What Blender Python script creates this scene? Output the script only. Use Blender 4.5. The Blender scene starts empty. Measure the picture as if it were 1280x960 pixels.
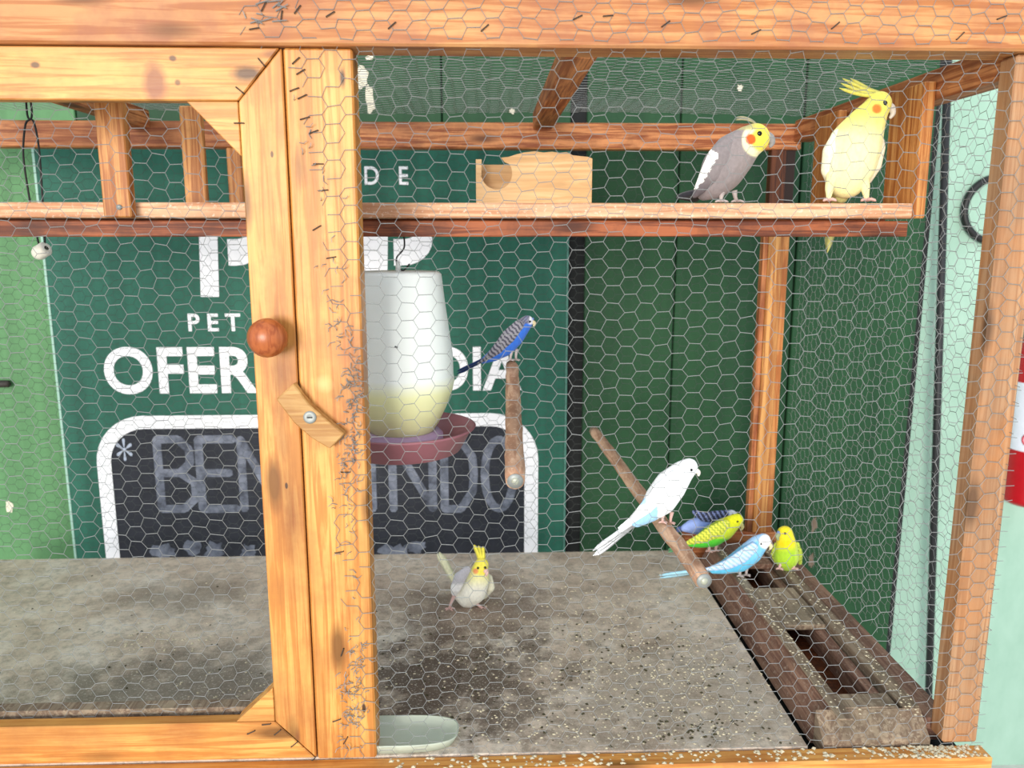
import bpy, bmesh, math, random
from mathutils import Vector, Matrix
random.seed(7)
SC = bpy.context.scene
COL = SC.collection

# ------------------------------------------------------------------ camera
F = 1000.0                                   # focal length in pixels of the 1280x960 frame
TH, PS = math.radians(10.5), math.radians(2.0)
CAM = Vector((0, -1.05, 1.5))
FW = Vector((math.sin(PS)*math.cos(TH), math.cos(PS)*math.cos(TH), -math.sin(TH)))
RT = Vector((math.cos(PS), -math.sin(PS), 0))
UP = RT.cross(FW)
cd = bpy.data.cameras.new('camera')
cd.sensor_width = 36; cd.lens = 36*F/1280; cd.clip_start = .02
cd.dof.use_dof = True; cd.dof.focus_distance = 1.22; cd.dof.aperture_fstop = 5.0
cam = bpy.data.objects.new('camera', cd); COL.objects.link(cam)
cam.matrix_world = Matrix(((RT.x, UP.x, -FW.x, CAM.x), (RT.y, UP.y, -FW.y, CAM.y), (RT.z, UP.z, -FW.z, CAM.z), (0, 0, 0, 1)))
SC.camera = cam

# ------------------------------------------------------------------ light
w = bpy.data.worlds.new('sky'); SC.world = w; w.use_nodes = True
bg = w.node_tree.nodes['Background']; bg.inputs[0].default_value = (.80, .90, 1.0, 1); bg.inputs[1].default_value = 1.1
sl = bpy.data.lights.new('sun', 'SUN'); sl.energy = 2.9; sl.angle = math.radians(24); sl.color = (1, .95, .87)
sun = bpy.data.objects.new('sun', sl); COL.objects.link(sun)
sd = Vector((.30, .93, -.06))                # the way the light travels
sun.rotation_euler = sd.to_track_quat('-Z', 'Y').to_euler()
SC.view_settings.view_transform = 'Standard'; SC.view_settings.look = 'None'
SC.view_settings.gamma = 1; SC.view_settings.exposure = 0.35
SC.view_settings.use_curve_mapping = False

# ------------------------------------------------------------------ helpers
def ray(px, py): return FW*F + RT*(px-640) - UP*(py-480)
def at(px, py, Y=None, X=None, Z=None):      # a measured pixel to a place on a known plane
    d = ray(px, py)
    if Y is not None: t = (Y-CAM.y)/d.y
    elif X is not None: t = (X-CAM.x)/d.x
    else: t = (Z-CAM.z)/d.z
    return CAM + d*t
def S(r, g, b):
    f = lambda c: (c/255/12.92 if c/255 <= .04045 else ((c/255+.055)/1.055)**2.4)
    return (f(r), f(g), f(b))
WL = {}
def put(o, parent, loc):
    loc = Vector(loc); COL.objects.link(o); WL[o.name] = loc
    if parent is not None:
        o.parent = parent; o.location = loc - WL[parent.name]
    else: o.location = loc
    return o
def empty(name, loc, parent=None):
    o = bpy.data.objects.new(name, None); o.empty_display_size = .05
    return put(o, parent, loc)
def tag(o, label=None, cat=None, group=None, kind=None):
    if label: o['label'] = label
    if cat: o['category'] = cat
    if group: o['group'] = group
    if kind: o['kind'] = kind
    return o
def mk(name, vs, fs, mat, parent=None, origin=None, smooth=False, cols=None):
    vs = [Vector(v) for v in vs]
    if origin is None:
        mn = Vector((min(v.x for v in vs), min(v.y for v in vs), min(v.z for v in vs)))
        mx = Vector((max(v.x for v in vs), max(v.y for v in vs), max(v.z for v in vs)))
        origin = (mn+mx)/2
    origin = Vector(origin)
    me = bpy.data.meshes.new(name); me.from_pydata([v-origin for v in vs], [], fs); me.update()
    if mat: me.materials.append(mat)
    if smooth: me.polygons.foreach_set('use_smooth', [True]*len(me.polygons))
    if cols: setcol(me, cols)
    return put(bpy.data.objects.new(name, me), parent, origin)
def setcol(me, cols):
    a = me.color_attributes.new('Col', 'FLOAT_COLOR', 'POINT')
    a.data.foreach_set('color', [c for k in cols for c in (k[0], k[1], k[2], 1)])
def bevelled(me, b):
    if b <= 0: return
    bm = bmesh.new(); bm.from_mesh(me)
    bmesh.ops.recalc_face_normals(bm, faces=bm.faces)
    bmesh.ops.bevel(bm, geom=[e for e in bm.edges if e.calc_face_angle(0) > .5], offset=b, segments=1, affect='EDGES', clamp_overlap=True)
    bm.to_mesh(me); bm.free()
def prism(name, poly, y0, y1, mat, parent=None, bev=.0015, axis='y', origin=None):
    """polygon in (x,z) run along y; axis 'x': polygon in (y,z) along x; axis 'z': polygon in (x,y) along z"""
    n = len(poly)
    f = {'y': lambda p, t: (p[0], t, p[1]), 'x': lambda p, t: (t, p[0], p[1]), 'z': lambda p, t: (p[0], p[1], t)}[axis]
    vs = [f(p, y0) for p in poly] + [f(p, y1) for p in poly]
    fs = [tuple(range(n))[::-1], tuple(range(n, 2*n))] + [(i, (i+1) % n, n+(i+1) % n, n+i) for i in range(n)]
    o = mk(name, vs, fs, mat, parent, origin)
    bm = bmesh.new(); bm.from_mesh(o.data); bmesh.ops.recalc_face_normals(bm, faces=bm.faces); bm.to_mesh(o.data); bm.free()
    bevelled(o.data, bev)
    return o
def box(name, x0, x1, y0, y1, z0, z1, mat, parent=None, bev=.0018):
    return prism(name, [(x0, z0), (x1, z0), (x1, z1), (x0, z1)], y0, y1, mat, parent, bev)
def frame_of(d):
    d = d.normalized(); a = Vector((0, 0, 1)) if abs(d.z) < .9 else Vector((1, 0, 0))
    u = d.cross(a).normalized(); return u, u.cross(d).normalized()
def tube_geo(pts, rads, n=8, cap=True, vs=None, fs=None):
    vs = [] if vs is None else vs; fs = [] if fs is None else fs
    pts = [Vector(p) for p in pts]; b = len(vs)
    u = None
    for i, p in enumerate(pts):
        d = (pts[min(i+1, len(pts)-1)] - pts[max(i-1, 0)])
        if d.length < 1e-9: d = Vector((0, 0, 1))
        d.normalize()
        if u is None: u, v = frame_of(d)
        else:
            u = (u - d*u.dot(d)).normalized(); v = u.cross(d)
        r = rads[i] if hasattr(rads, '__len__') else rads
        for k in range(n):
            a = 2*math.pi*k/n; vs.append(p + u*(r*math.cos(a)) + v*(r*math.sin(a)))
    for i in range(len(pts)-1):
        for k in range(n):
            k2 = (k+1) % n; fs.append((b+i*n+k, b+i*n+k2, b+(i+1)*n+k2, b+(i+1)*n+k))
    if cap:
        fs.append(tuple(b+k for k in range(n))[::-1]); fs.append(tuple(b+(len(pts)-1)*n+k for k in range(n)))
    return vs, fs
def tube(name, pts, rads, mat, parent=None, n=10, cap=True):
    vs, fs = tube_geo(pts, rads, n, cap)
    return mk(name, vs, fs, mat, parent, smooth=True)
def lathe(name, prof, c, mat, parent=None, n=40, axis=Vector((0, 0, 1)), smooth=True, sx=1, sy=1, sup=1):
    """profile (r, h) turned about axis through c"""
    c = Vector(c); u, v = (Vector((1, 0, 0)), Vector((0, 1, 0))) if axis.z > .99 else frame_of(axis)
    vs, fs = [], []
    for r, h in prof:
        for k in range(n):
            a = 2*math.pi*k/n; ca, sa = math.cos(a), math.sin(a); vs.append(c + axis*h + u*(r*sx*math.copysign(abs(ca)**sup, ca)) + v*(r*sy*math.copysign(abs(sa)**sup, sa)))
    for i in range(len(prof)-1):
        for k in range(n):
            k2 = (k+1) % n; fs.append((i*n+k, i*n+k2, (i+1)*n+k2, (i+1)*n+k))
    o = mk(name, vs, fs, mat, parent, smooth=smooth)
    bm = bmesh.new(); bm.from_mesh(o.data); bmesh.ops.remove_doubles(bm, verts=bm.verts, dist=1e-5)
    bmesh.ops.recalc_face_normals(bm, faces=bm.faces); bm.to_mesh(o.data); bm.free()
    return o
def spline(pts, m=6):
    pts = [Vector(p) for p in pts]; out = []
    for i in range(len(pts)-1):
        p0, p1, p2, p3 = pts[max(i-1, 0)], pts[i], pts[i+1], pts[min(i+2, len(pts)-1)]
        for k in range(m):
            t = k/m
            out.append(.5*((2*p1) + (p2-p0)*t + (2*p0-5*p1+4*p2-p3)*t*t + (3*p1-p0-3*p2+p3)*t**3))
    out.append(pts[-1]); return out

# ------------------------------------------------------------------ materials
def mat_base(name, rough=.6, spec=.4, metal=0):
    m = bpy.data.materials.new(name); m.use_nodes = True
    nt = m.node_tree; p = nt.nodes['Principled BSDF']
    p.inputs['Roughness'].default_value = rough; p.inputs['Specular IOR Level'].default_value = spec; p.inputs['Metallic'].default_value = metal
    return m, nt, p
def N(nt, t, **k):
    n = nt.nodes.new(t)
    for a, b in k.items(): setattr(n, a, b)
    return n
def ramp(nt, src, stops):
    r = N(nt, 'ShaderNodeValToRGB'); nt.links.new(src, r.inputs[0])
    e = r.color_ramp.elements
    while len(e) < len(stops): e.new(.5)
    for el, (p, c) in zip(e, stops):
        el.position = p; el.color = (*c, 1) if len(c) == 3 else c
    return r.outputs[0]
def mix(nt, fac, a, b, mode='MIX'):
    m = N(nt, 'ShaderNodeMix', data_type='RGBA', blend_type=mode)
    for s, v in ((m.inputs[0], fac), (m.inputs[6], a), (m.inputs[7], b)):
        if isinstance(v, (int, float)): s.default_value = v
        elif isinstance(v, tuple): s.default_value = (*v, 1)
        else: nt.links.new(v, s)
    return m.outputs[2]
def coords(nt, scale, rnd=True):
    tc = N(nt, 'ShaderNodeTexCoord'); mp = N(nt, 'ShaderNodeMapping'); mp.inputs['Scale'].default_value = scale
    nt.links.new(tc.outputs['Object'], mp.inputs[0])
    if not rnd: return mp.outputs[0]
    oi = N(nt, 'ShaderNodeObjectInfo'); mu = N(nt, 'ShaderNodeMath', operation='MULTIPLY'); mu.inputs[1].default_value = 37.0
    nt.links.new(oi.outputs['Random'], mu.inputs[0])
    ad = N(nt, 'ShaderNodeVectorMath', operation='ADD'); nt.links.new(mp.outputs[0], ad.inputs[0]); nt.links.new(mu.outputs[0], ad.inputs[1])
    return ad.outputs[0]
def noise(nt, vec, scale, detail=5, rough=.55, dist=0):
    n = N(nt, 'ShaderNodeTexNoise'); n.inputs['Scale'].default_value = scale; n.inputs['Detail'].default_value = detail
    n.inputs['Roughness'].default_value = rough; n.inputs['Distortion'].default_value = dist
    if vec is not None: nt.links.new(vec, n.inputs['Vector'])
    return n.outputs['Fac']
def bump(nt, p, h, strength=.3, dist=.002):
    b = N(nt, 'ShaderNodeBump'); b.inputs['Strength'].default_value = strength; b.inputs['Distance'].default_value = dist
    nt.links.new(h, b.inputs['Height']); nt.links.new(b.outputs[0], p.inputs['Normal'])
def plain(name, c, rough=.5, spec=.4, metal=0, var=0):
    m, nt, p = mat_base(name, rough, spec, metal); p.inputs['Base Color'].default_value = (*c, 1)
    n = noise(nt, coords(nt, (1, 1, 1)), 40, 4)
    v = max(var, .06)
    nt.links.new(mix(nt, 1.0, c, ramp(nt, n, [(.25, (1-v,)*3), (.75, (1+v,)*3)]), 'MULTIPLY'), p.inputs['Base Color'])
    return m
def wood(name, light, dark, axis='x', rough=.5, knots=True, stain=None, stain_amt=.5, grain=1.0, dirt=None, spots=()):
    m, nt, p = mat_base(name, rough, .35)
    lo, hi = 5.0, 120*grain
    sc = {'x': (lo, hi, hi), 'y': (hi, lo, hi), 'z': (hi, hi, lo)}[axis]
    v = coords(nt, sc)
    g = noise(nt, v, 1.0, 6, .6, .9)
    c = ramp(nt, g, [(.30, tuple(.8*k for k in dark)), (.44, dark), (.56, light), (.75, tuple(.85*a+.15*b for a, b in zip(light, dark)))])
    v2 = coords(nt, tuple(k/9 for k in sc))
    b2 = noise(nt, v2, 1.6, 4, .6, .8)
    c = mix(nt, ramp(nt, b2, [(.42, (0,)*3), (.64, (.6,)*3)]), c, tuple(.8*a for a in dark))
    if stain:
        v3 = coords(nt, (9, 9, 9)); s = noise(nt, v3, 1.0, 5, .65)
        c = mix(nt, ramp(nt, s, [(.45, (0,)*3), (.68, (stain_amt,)*3)]), c, stain)
    if knots:
        kv = {'x': (5, 17, 17), 'y': (17, 5, 17), 'z': (17, 17, 5)}[axis]
        vo = N(nt, 'ShaderNodeTexVoronoi'); vo.inputs['Scale'].default_value = 1.0; nt.links.new(coords(nt, kv), vo.inputs['Vector'])
        c = mix(nt, ramp(nt, vo.outputs['Distance'], [(.10, (.9,)*3), (.24, (0,)*3)]), c, tuple(.32*a for a in dark))
    if dirt:
        d = noise(nt, coords(nt, (1, 1, 1)), 130, 4, .7)
        c = mix(nt, ramp(nt, d, [(.56, (0,)*3), (.66, (.55,)*3)]), c, dirt)
    if spots:                                 # knots and handling stains, where this board has them
        v = coords(nt, (1, 1, 1), False); nn = noise(nt, v, 45, 5, .6)
        for (x, z, rx, rz, col, amt, soft) in spots:
            mp = N(nt, 'ShaderNodeMapping'); mp.inputs['Location'].default_value = (-x/rx, 0, -z/rz); mp.inputs['Scale'].default_value = (1/rx, 0, 1/rz)
            nt.links.new(v, mp.inputs[0]); le = N(nt, 'ShaderNodeVectorMath', operation='LENGTH'); nt.links.new(mp.outputs[0], le.inputs[0])
            ma = N(nt, 'ShaderNodeMath', operation='MULTIPLY_ADD'); ma.inputs[1].default_value = .6; nt.links.new(nn, ma.inputs[0]); nt.links.new(le.outputs['Value'], ma.inputs[2])
            hv = N(nt, 'ShaderNodeMath', operation='MULTIPLY'); hv.inputs[1].default_value = .5; nt.links.new(ma.outputs[0], hv.inputs[0])
            c = mix(nt, ramp(nt, hv.outputs[0], [(max(.02, .62-soft), (amt,)*3), (.66, (0,)*3)]), c, col)
    nt.links.new(c, p.inputs['Base Color']); bump(nt, p, g, .35, .0015)
    return m
def pine(name, axis, x0, x1, z0, z1, items):
    cx, cz = (x0+x1)/2, (z0+z1)/2; sp = []
    for (px, py, rx, rz, col, amt, soft) in items:
        q = at(px, py, Y=-.002); k = 1.7 if soft >= .5 else 1.15; sp.append((q.x-cx, q.z-cz, rx*k, rz*k, col, amt, soft))
    return wood(name, S(224, 164, 88), S(198, 128, 58), axis, .42, True, S(158, 90, 46), .5, spots=sp)

PINE = {a: wood('varnished_pine_'+a, S(224, 164, 88), S(198, 128, 58), a, .42, True, S(158, 90, 46), .5) for a in 'xz'}
BEAM = wood('weathered_beam_pine', S(216, 160, 104), S(180, 112, 62), 'x', .55, True, S(146, 86, 66), .6)
RAILW = {a: wood('brown_rail_wood_'+a, S(214, 142, 88), S(148, 78, 40), a, .55, True, S(92, 44, 26), .6) for a in 'xyz'}
SLAT = wood('hanger_wood', S(214, 150, 86), S(168, 98, 44), 'z', .5, False, S(120, 66, 30), .5)
SHELFW = wood('dirty_shelf_wood', S(232, 190, 152), S(200, 142, 104), 'x', .7, False, S(164, 108, 76), .5, 1, S(242, 224, 204))
LEDGE = wood('red_brown_ledger_wood', S(166, 92, 54), S(112, 54, 30), 'x', .6, True, S(64, 34, 24), .7)
POSTR = wood('raw_peach_pine', S(184, 144, 108), S(158, 114, 80), 'z', .6, True, S(186, 118, 62), .5)
REARP = wood('amber_pine', S(206, 150, 86), S(160, 98, 46), 'z', .5, False)
DARKP = wood('dark_pine_and_shade', S(112, 60, 30), S(70, 34, 18), 'z', .5, False)  # on the upper back post this dark tone stands for shade
TROUGH = wood('weathered_trough_wood', S(150, 114, 94), S(114, 80, 66), 'y', .85, False, S(96, 72, 58), .7, 1, S(176, 156, 136))
TROUGHT = wood('grey_trough_top_wood', S(160, 140, 116), S(122, 100, 82), 'y', .9, False, S(92, 82, 66), .7, 1, S(172, 158, 138))
DOWEL = wood('bark_dowel_wood', S(214, 176, 146), S(176, 132, 104), 'y', .8, False, S(120, 86, 66), .6, .7, S(220, 192, 166))
LATCHW = wood('pale_latch_wood', S(214, 172, 108), S(176, 126, 66), 'x', .5, False, S(150, 100, 54), .4)
KNOBW = wood('reddish_knob_wood', S(186, 104, 56), S(150, 74, 36), 'z', .3, False)
PLY = wood('thin_plywood', S(232, 190, 140), S(216, 168, 116), 'x', .75, False, None, 0, .6)
WIRE = plain('galvanised_wire', (.25, .25, .24), .5, .4, .2)
SHADEW = plain('shaded_wire', (.06, .065, .06), .6, .3, .1)  # back mesh: darker copy of the wire, its shade put into the colour
STEEL = plain('zinc_screw', (.30, .31, .29), .5, .5, .3)
BLACKW = plain('black_cord', (.015, .014, .013), .6)
WHITE = plain('white_paint', S(238, 236, 238), .5)
CHALKB = plain('chalkboard', S(38, 40, 48), .7, .3, 0, .25)
BEADM = plain('white_bead_plastic', S(226, 220, 206), .4, .5, 0, .1)

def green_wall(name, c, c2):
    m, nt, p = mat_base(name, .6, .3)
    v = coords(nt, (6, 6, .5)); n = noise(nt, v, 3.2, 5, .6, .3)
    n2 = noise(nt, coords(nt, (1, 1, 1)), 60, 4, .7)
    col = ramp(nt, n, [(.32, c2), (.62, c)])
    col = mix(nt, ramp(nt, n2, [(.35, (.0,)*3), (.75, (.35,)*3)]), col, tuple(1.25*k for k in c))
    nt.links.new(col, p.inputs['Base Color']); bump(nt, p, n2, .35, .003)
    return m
GREENL = green_wall('lit_green_paint', S(84, 130, 84), S(72, 114, 72))  # two greens put the wall's lit left and shaded right into the colour
GREEND = green_wall('shaded_green_paint', S(29, 70, 39), S(21, 58, 32))
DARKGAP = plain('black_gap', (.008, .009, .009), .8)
SIGNG = green_wall('teal_sign_paint', S(33, 95, 77), S(22, 78, 62))
def mint():
    m, nt, p = mat_base('mint_paint', .7, .25)
    n = noise(nt, coords(nt, (1, 1, .5)), 9, 6, .65)
    nt.links.new(ramp(nt, n, [(.3, S(142, 174, 156)), (.7, S(158, 188, 171))]), p.inputs['Base Color']); bump(nt, p, n, .2, .004)
    return m
MINT = mint()
def floor_mat():
    m, nt, p = mat_base('soiled_floor_board', .48, .5)
    v = coords(nt, (1, 1, 1), False)
    a = noise(nt, v, 7, 8, .68, .4); b = noise(nt, v, 55, 8, .75); d = noise(nt, v, 240, 4, .7)
    c = ramp(nt, a, [(.3, S(176, 150, 130)), (.5, S(218, 196, 174)), (.72, S(236, 222, 206))])
    c = mix(nt, ramp(nt, b, [(.36, (.6,)*3), (.54, (0,)*3)]), c, S(122, 106, 92))
    def blot(cx, cy, sx, sy, col, c, amt, lo, hi):
        mp = N(nt, 'ShaderNodeMapping'); mp.inputs['Location'].default_value = (-cx/sx, -cy/sy, 0); mp.inputs['Scale'].default_value = (1/sx, 1/sy, 0)
        nt.links.new(v, mp.inputs[0])
        le = N(nt, 'ShaderNodeVectorMath', operation='LENGTH'); nt.links.new(mp.outputs[0], le.inputs[0])
        nn = noise(nt, v, 16, 8, .72); ad = N(nt, 'ShaderNodeMath', operation='MULTIPLY_ADD'); ad.inputs[1].default_value = .55
        sb = N(nt, 'ShaderNodeMath', operation='MULTIPLY_ADD'); sb.inputs[1].default_value = 1.7; sb.inputs[2].default_value = -.62; nt.links.new(nn, sb.inputs[0])
        nt.links.new(le.outputs['Value'], ad.inputs[0]); nt.links.new(sb.outputs[0], ad.inputs[2])
        return mix(nt, ramp(nt, ad.outputs[0], [(lo, (amt,)*3), (hi, (0,)*3)]), c, col)
    ox, oy = FLOOR_C
    k = 1/3.0
    for cx, cy, sx, sy, col, amt in ((-.07, .20, .20, .20, S(74, 52, 40), .92), (-.02, .46, .22, .16, S(104, 80, 64), .7), (-.50, .18, .30, .14, S(104, 92, 80), .75),
                                     (-.62, .55, .16, .10, S(126, 110, 94), .6), (.32, .15, .3, .2, S(124, 110, 94), .5)):
        c = blot(cx-ox, cy-oy, sx, sy, col, c, amt, .45, .85)
    c = mix(nt, ramp(nt, d, [(.57, (0,)*3), (.64, (.7,)*3)]), c, S(214, 204, 188))
    nt.links.new(c, p.inputs['Base Color']); bump(nt, p, b, .5, .002)
    return m
FLOOR_C = (-.386, .376)
FLOORM = floor_mat()
def concrete():
    m, nt, p = mat_base('concrete_ground', .8, .3)
    n = noise(nt, coords(nt, (1, 1, 1)), 6, 8, .65)
    nt.links.new(ramp(nt, n, [(.3, S(196, 192, 184)), (.7, S(214, 210, 202))]), p.inputs['Base Color']); return m
def plumage():
    m, nt, p = mat_base('plumage', .75, .2)
    at_ = N(nt, 'ShaderNodeAttribute', attribute_name='Col')
    n = noise(nt, coords(nt, (1, 1, .55)), 230, 4, .65)
    nt.links.new(mix(nt, 1.0, at_.outputs['Color'], ramp(nt, n, [(.3, (.84,)*3), (.68, (1.08,)*3)]), 'MULTIPLY'), p.inputs['Base Color'])
    p.inputs['Sheen Weight'].default_value = .15
    bump(nt, p, n, .25, .001); return m
PLUME = plumage()
EYE = plain('glossy_black_eye', (.004, .004, .004), .25, .4)
SKIN = plain('pink_grey_foot_skin', S(206, 168, 158), .6, .3, 0, .12)
GSKIN = plain('grey_foot_skin', S(176, 164, 160), .6, .3, 0, .12)

# ------------------------------------------------------------------ the setting
GZ = -.36
g = tag(box('floor', -12, 12, -14, 2.2, GZ-.05, GZ, concrete(), None, 0), kind='structure')
WB = tag(box('wall_back', -3.2, 1.150, 1.012, 1.05, GZ, 3.0, DARKGAP, None, 0), kind='structure')
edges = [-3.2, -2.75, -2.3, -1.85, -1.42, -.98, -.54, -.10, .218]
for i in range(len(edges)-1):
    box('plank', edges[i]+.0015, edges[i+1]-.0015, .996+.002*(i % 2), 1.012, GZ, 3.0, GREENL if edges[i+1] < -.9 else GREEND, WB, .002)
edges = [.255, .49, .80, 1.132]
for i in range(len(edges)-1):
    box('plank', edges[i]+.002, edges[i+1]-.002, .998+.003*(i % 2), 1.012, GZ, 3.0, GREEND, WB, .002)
def flake(name, px, py, rx, ry, Y, mat, parent, seed, th=.0015):
    rr = random.Random(seed); c = at(px, py, Y=Y); s = (c-CAM).dot(FW)/F; n = 16; poly = []
    for k in range(n):
        a = 2*math.pi*k/n; q = .55+.6*rr.random(); poly.append((c.x+rx*s*q*math.cos(a), c.z+ry*s*q*math.sin(a)))
    return prism(name, poly, Y-th, Y+.001, mat, parent, 0)
CREAM = plain('bare_cream_undercoat', S(214, 206, 184), .7, .3, 0, .15)
for k, (px, py, rx, ry) in enumerate(((12, 633, 5, 9), (600, 187, 12, 3), (452, 188, 10, 4), (450, 96, 14, 15), (463, 125, 6, 25), (462, 72, 5, 4), (285, 138, 9, 4), (640, 139, 5, 4), (925, 110, 4, 5), (100, 134, 9, 4))):
    flake('peeled_patch', px, py, rx, ry, .9965, CREAM, WB, k)
BROWN = plain('bare_brown_board', S(122, 104, 88), .8, .2, 0, .2)
for k, (px, py, rx, ry) in enumerate(((1018, 655, 4, 12), (1014, 700, 4, 12))): flake('peeled_patch', px, py, rx, ry, .9985, BROWN, WB, 30+k)
peg = at(2, 480, Y=.99); tag(tube('wall_peg', [peg+Vector((-.05, 0, 0)), peg+Vector((.02, -.004, .001)), peg+Vector((.024, -.004, .001))], [.009, .009, .004], plain('dark_iron', (.03, .022, .018), .6)),
    'short dark iron bolt lying across the light green boards', 'bolt')
WR = tag(box('wall_right', -1.5, 4.0, 1.45, 1.55, GZ, 3.2, MINT, None, 0), kind='structure')

# ------------------------------------------------------------------ sign behind the cage
SX0, SX1, SZ0, SZ1, SY = -1.075, .208, .35, 1.706, .975
sign = empty('sign_board', ((SX0+SX1)/2, SY+.01, SZ0))
tag(sign, 'teal green shop sign with white lettering and a chalkboard panel behind the cage', 'sign')
box('panel', SX0, SX1, SY, SY+.018, SZ0, SZ1, SIGNG, sign, .001)
EDGE = plain('pale_sign_edge', S(150, 186, 170), .5)
box('edge_strip', SX0-.006, SX0, SY-.001, SY+.02, SZ0, SZ1, EDGE, sign, .0005)
box('edge_strip', SX1, SX1+.005, SY-.001, SY+.02, SZ0, SZ1, plain('teal_sign_edge', S(70, 120, 106), .5), sign, .0005)
def sx(px, py): p = at(px, py, Y=SY); return p.x, p.z
def text(name, body, x0, x1, z0, z1, mat, parent, y=SY, off=.0, th=.0012, space=1.0):
    cu = bpy.data.curves.new('t', 'FONT'); cu.body = body; cu.offset = off; cu.space_character = space; cu.extrude = .0
    to = bpy.data.objects.new('t', cu); COL.objects.link(to)
    me = bpy.data.meshes.new_from_object(to.evaluated_get(bpy.context.evaluated_depsgraph_get()))
    COL.objects.unlink(to); bpy.data.objects.remove(to)
    xs = [v.co.x for v in me.vertices]; ys = [v.co.y for v in me.vertices]
    ax, bx_, ay, by = min(xs), max(xs), min(ys), max(ys)
    vs = [(x0+(v.co.x-ax)/(bx_-ax)*(x1-x0), y-th, z0+(v.co.y-ay)/(by-ay)*(z1-z0)) for v in me.vertices]
    fs = [tuple(p.vertices) for p in me.polygons]
    o = mk(name, vs, fs, mat, parent)
    bm = bmesh.new(); bm.from_mesh(o.data); bmesh.ops.remove_doubles(bm, verts=bm.verts, dist=1e-6)
    r = bmesh.ops.extrude_face_region(bm, geom=bm.faces[:])
    for v in r['geom']:
        if isinstance(v, bmesh.types.BMVert): v.co.y += th*.95
    bmesh.ops.recalc_face_normals(bm, faces=bm.faces); bm.to_mesh(o.data); bm.free()
    me = o.data; par = list(range(len(me.vertices)))          # every letter an object of its own
    def fd_(i):
        while par[i] != i: par[i] = par[par[i]]; i = par[i]
        return i
    for e in me.edges: par[fd_(e.vertices[0])] = fd_(e.vertices[1])
    isl = {}
    for p in me.polygons: isl.setdefault(fd_(p.vertices[0]), []).append(tuple(p.vertices))
    org = WL[o.name]; V_ = [v.co+org for v in me.vertices]
    COL.objects.unlink(o); bpy.data.objects.remove(o)
    for fl_ in isl.values():
        ids = sorted({i for f in fl_ for i in f}); mp_ = {i: k for k, i in enumerate(ids)}
        mk(name, [V_[i] for i in ids], [tuple(mp_[i] for i in f) for f in fl_], mat, parent)
def textpx(name, body, px0, px1, py0, py1, mat, off=.0, space=1.0, y=SY):
    a, b = at(px0, py1, Y=y), at(px1, py0, Y=y); m1, m0 = at((px0+px1)/2, py0, Y=y), at((px0+px1)/2, py1, Y=y)
    return text(name, body, a.x, b.x, m0.z, m1.z, mat, sign, y, off, .0012, space)
textpx('letter', 'D   E', 456, 510, 208, 231, WHITE, .012)
textpx('letter', 'P E T', 236, 300, 392, 414, WHITE, .02)
textpx('letter', 'OFERTA', 133, 420, 433, 492, WHITE, .027, 1.05)
textpx('letter', 'DO', 436, 522, 433, 490, WHITE, .027, 1.05)
textpx('letter', 'DIA', 541, 652, 433, 488, WHITE, .027, 1.05)
def bigP(px0, px1, bx, by_, skew=0):
    x0, zt = sx(px0, 268); x1, zb = sx(px1, 371)
    prism('letter_stem', [(x0-.004, zb), (x1-.004, zb), (x1+.004, zt), (x0+.004, zt)], SY-.0015, SY, WHITE, sign, 0)
    a, zt2 = sx(bx, 268); b, zb2 = sx(by_, 332); r = (zt2-zb2)/2; cz = (zt2+zb2)/2
    outer = [(a, zb2)] + [(a+.22*(b-a)+.78*(b-a)*math.cos(t), cz+r*math.sin(t)) for t in [(-90+15*k)*math.pi/180 for k in range(13)]] + [(a, zt2)]
    ri = r*.30
    cz += r*.34
    inner = [(a, cz-ri)] + [(a+.22*(b-a)+.38*(b-a)*math.cos(t), cz+ri*math.sin(t)) for t in [(-90+15*k)*math.pi/180 for k in range(13)]] + [(a, cz+ri)]
    n = len(outer); vs = [(p[0], SY-.0015, p[1]) for p in outer+inner] + [(p[0], SY, p[1]) for p in outer+inner]
    fs = [(i, i+1, n+i+1, n+i) for i in range(n-1)] + [(i+1, i, 2*n+i, 2*n+i+1) for i in range(n-1)]
    mk('letter_bowl', vs, fs, WHITE, sign)
bigP(246, 276, 282, 331); bigP(450, 486, 491, 541)
# chalkboard with its white rounded border
fx0, fzt = sx(122, 520); fx1, _ = sx(673, 520); fzb = .42
fx0 -= .012
def rrect(x0, x1, z0, z1, r, n=8):
    out = []
    for cx, cz, a0 in ((x1-r, z0+r, -90), (x1-r, z1-r, 0), (x0+r, z1-r, 90), (x0+r, z0+r, 180)):
        out += [(cx+r*math.cos(math.radians(a0+90*k/n)), cz+r*math.sin(math.radians(a0+90*k/n))) for k in range(n+1)]
    return out
bw = .036
o_, i_ = rrect(fx0, fx1, fzb, fzt, .125), rrect(fx0+bw, fx1-bw, fzb+bw, fzt-bw*.95, .09)
n = len(o_)
vs = [(p[0], SY-.003, p[1]) for p in o_+i_] + [(p[0], SY, p[1]) for p in o_]
mk('border', vs, [(i, (i+1) % n, n+(i+1) % n, n+i) for i in range(n)] + [((i+1) % n, i, 2*n+i, 2*n+(i+1) % n) for i in range(n)], WHITE, sign)
prism('chalkboard', i_, SY-.0015, SY, CHALKB, sign, 0)
def chalk():
    m, nt, p = mat_base('smudged_chalk', .9, .1)
    n = noise(nt, coords(nt, (1, 1, 1)), 26, 5, .65)
    nt.links.new(ramp(nt, n, [(.3, S(56, 58, 66)), (.48, S(104, 108, 120)), (.72, S(138, 142, 154))]), p.inputs['Base Color']); return m
CHALK = chalk()
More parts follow.
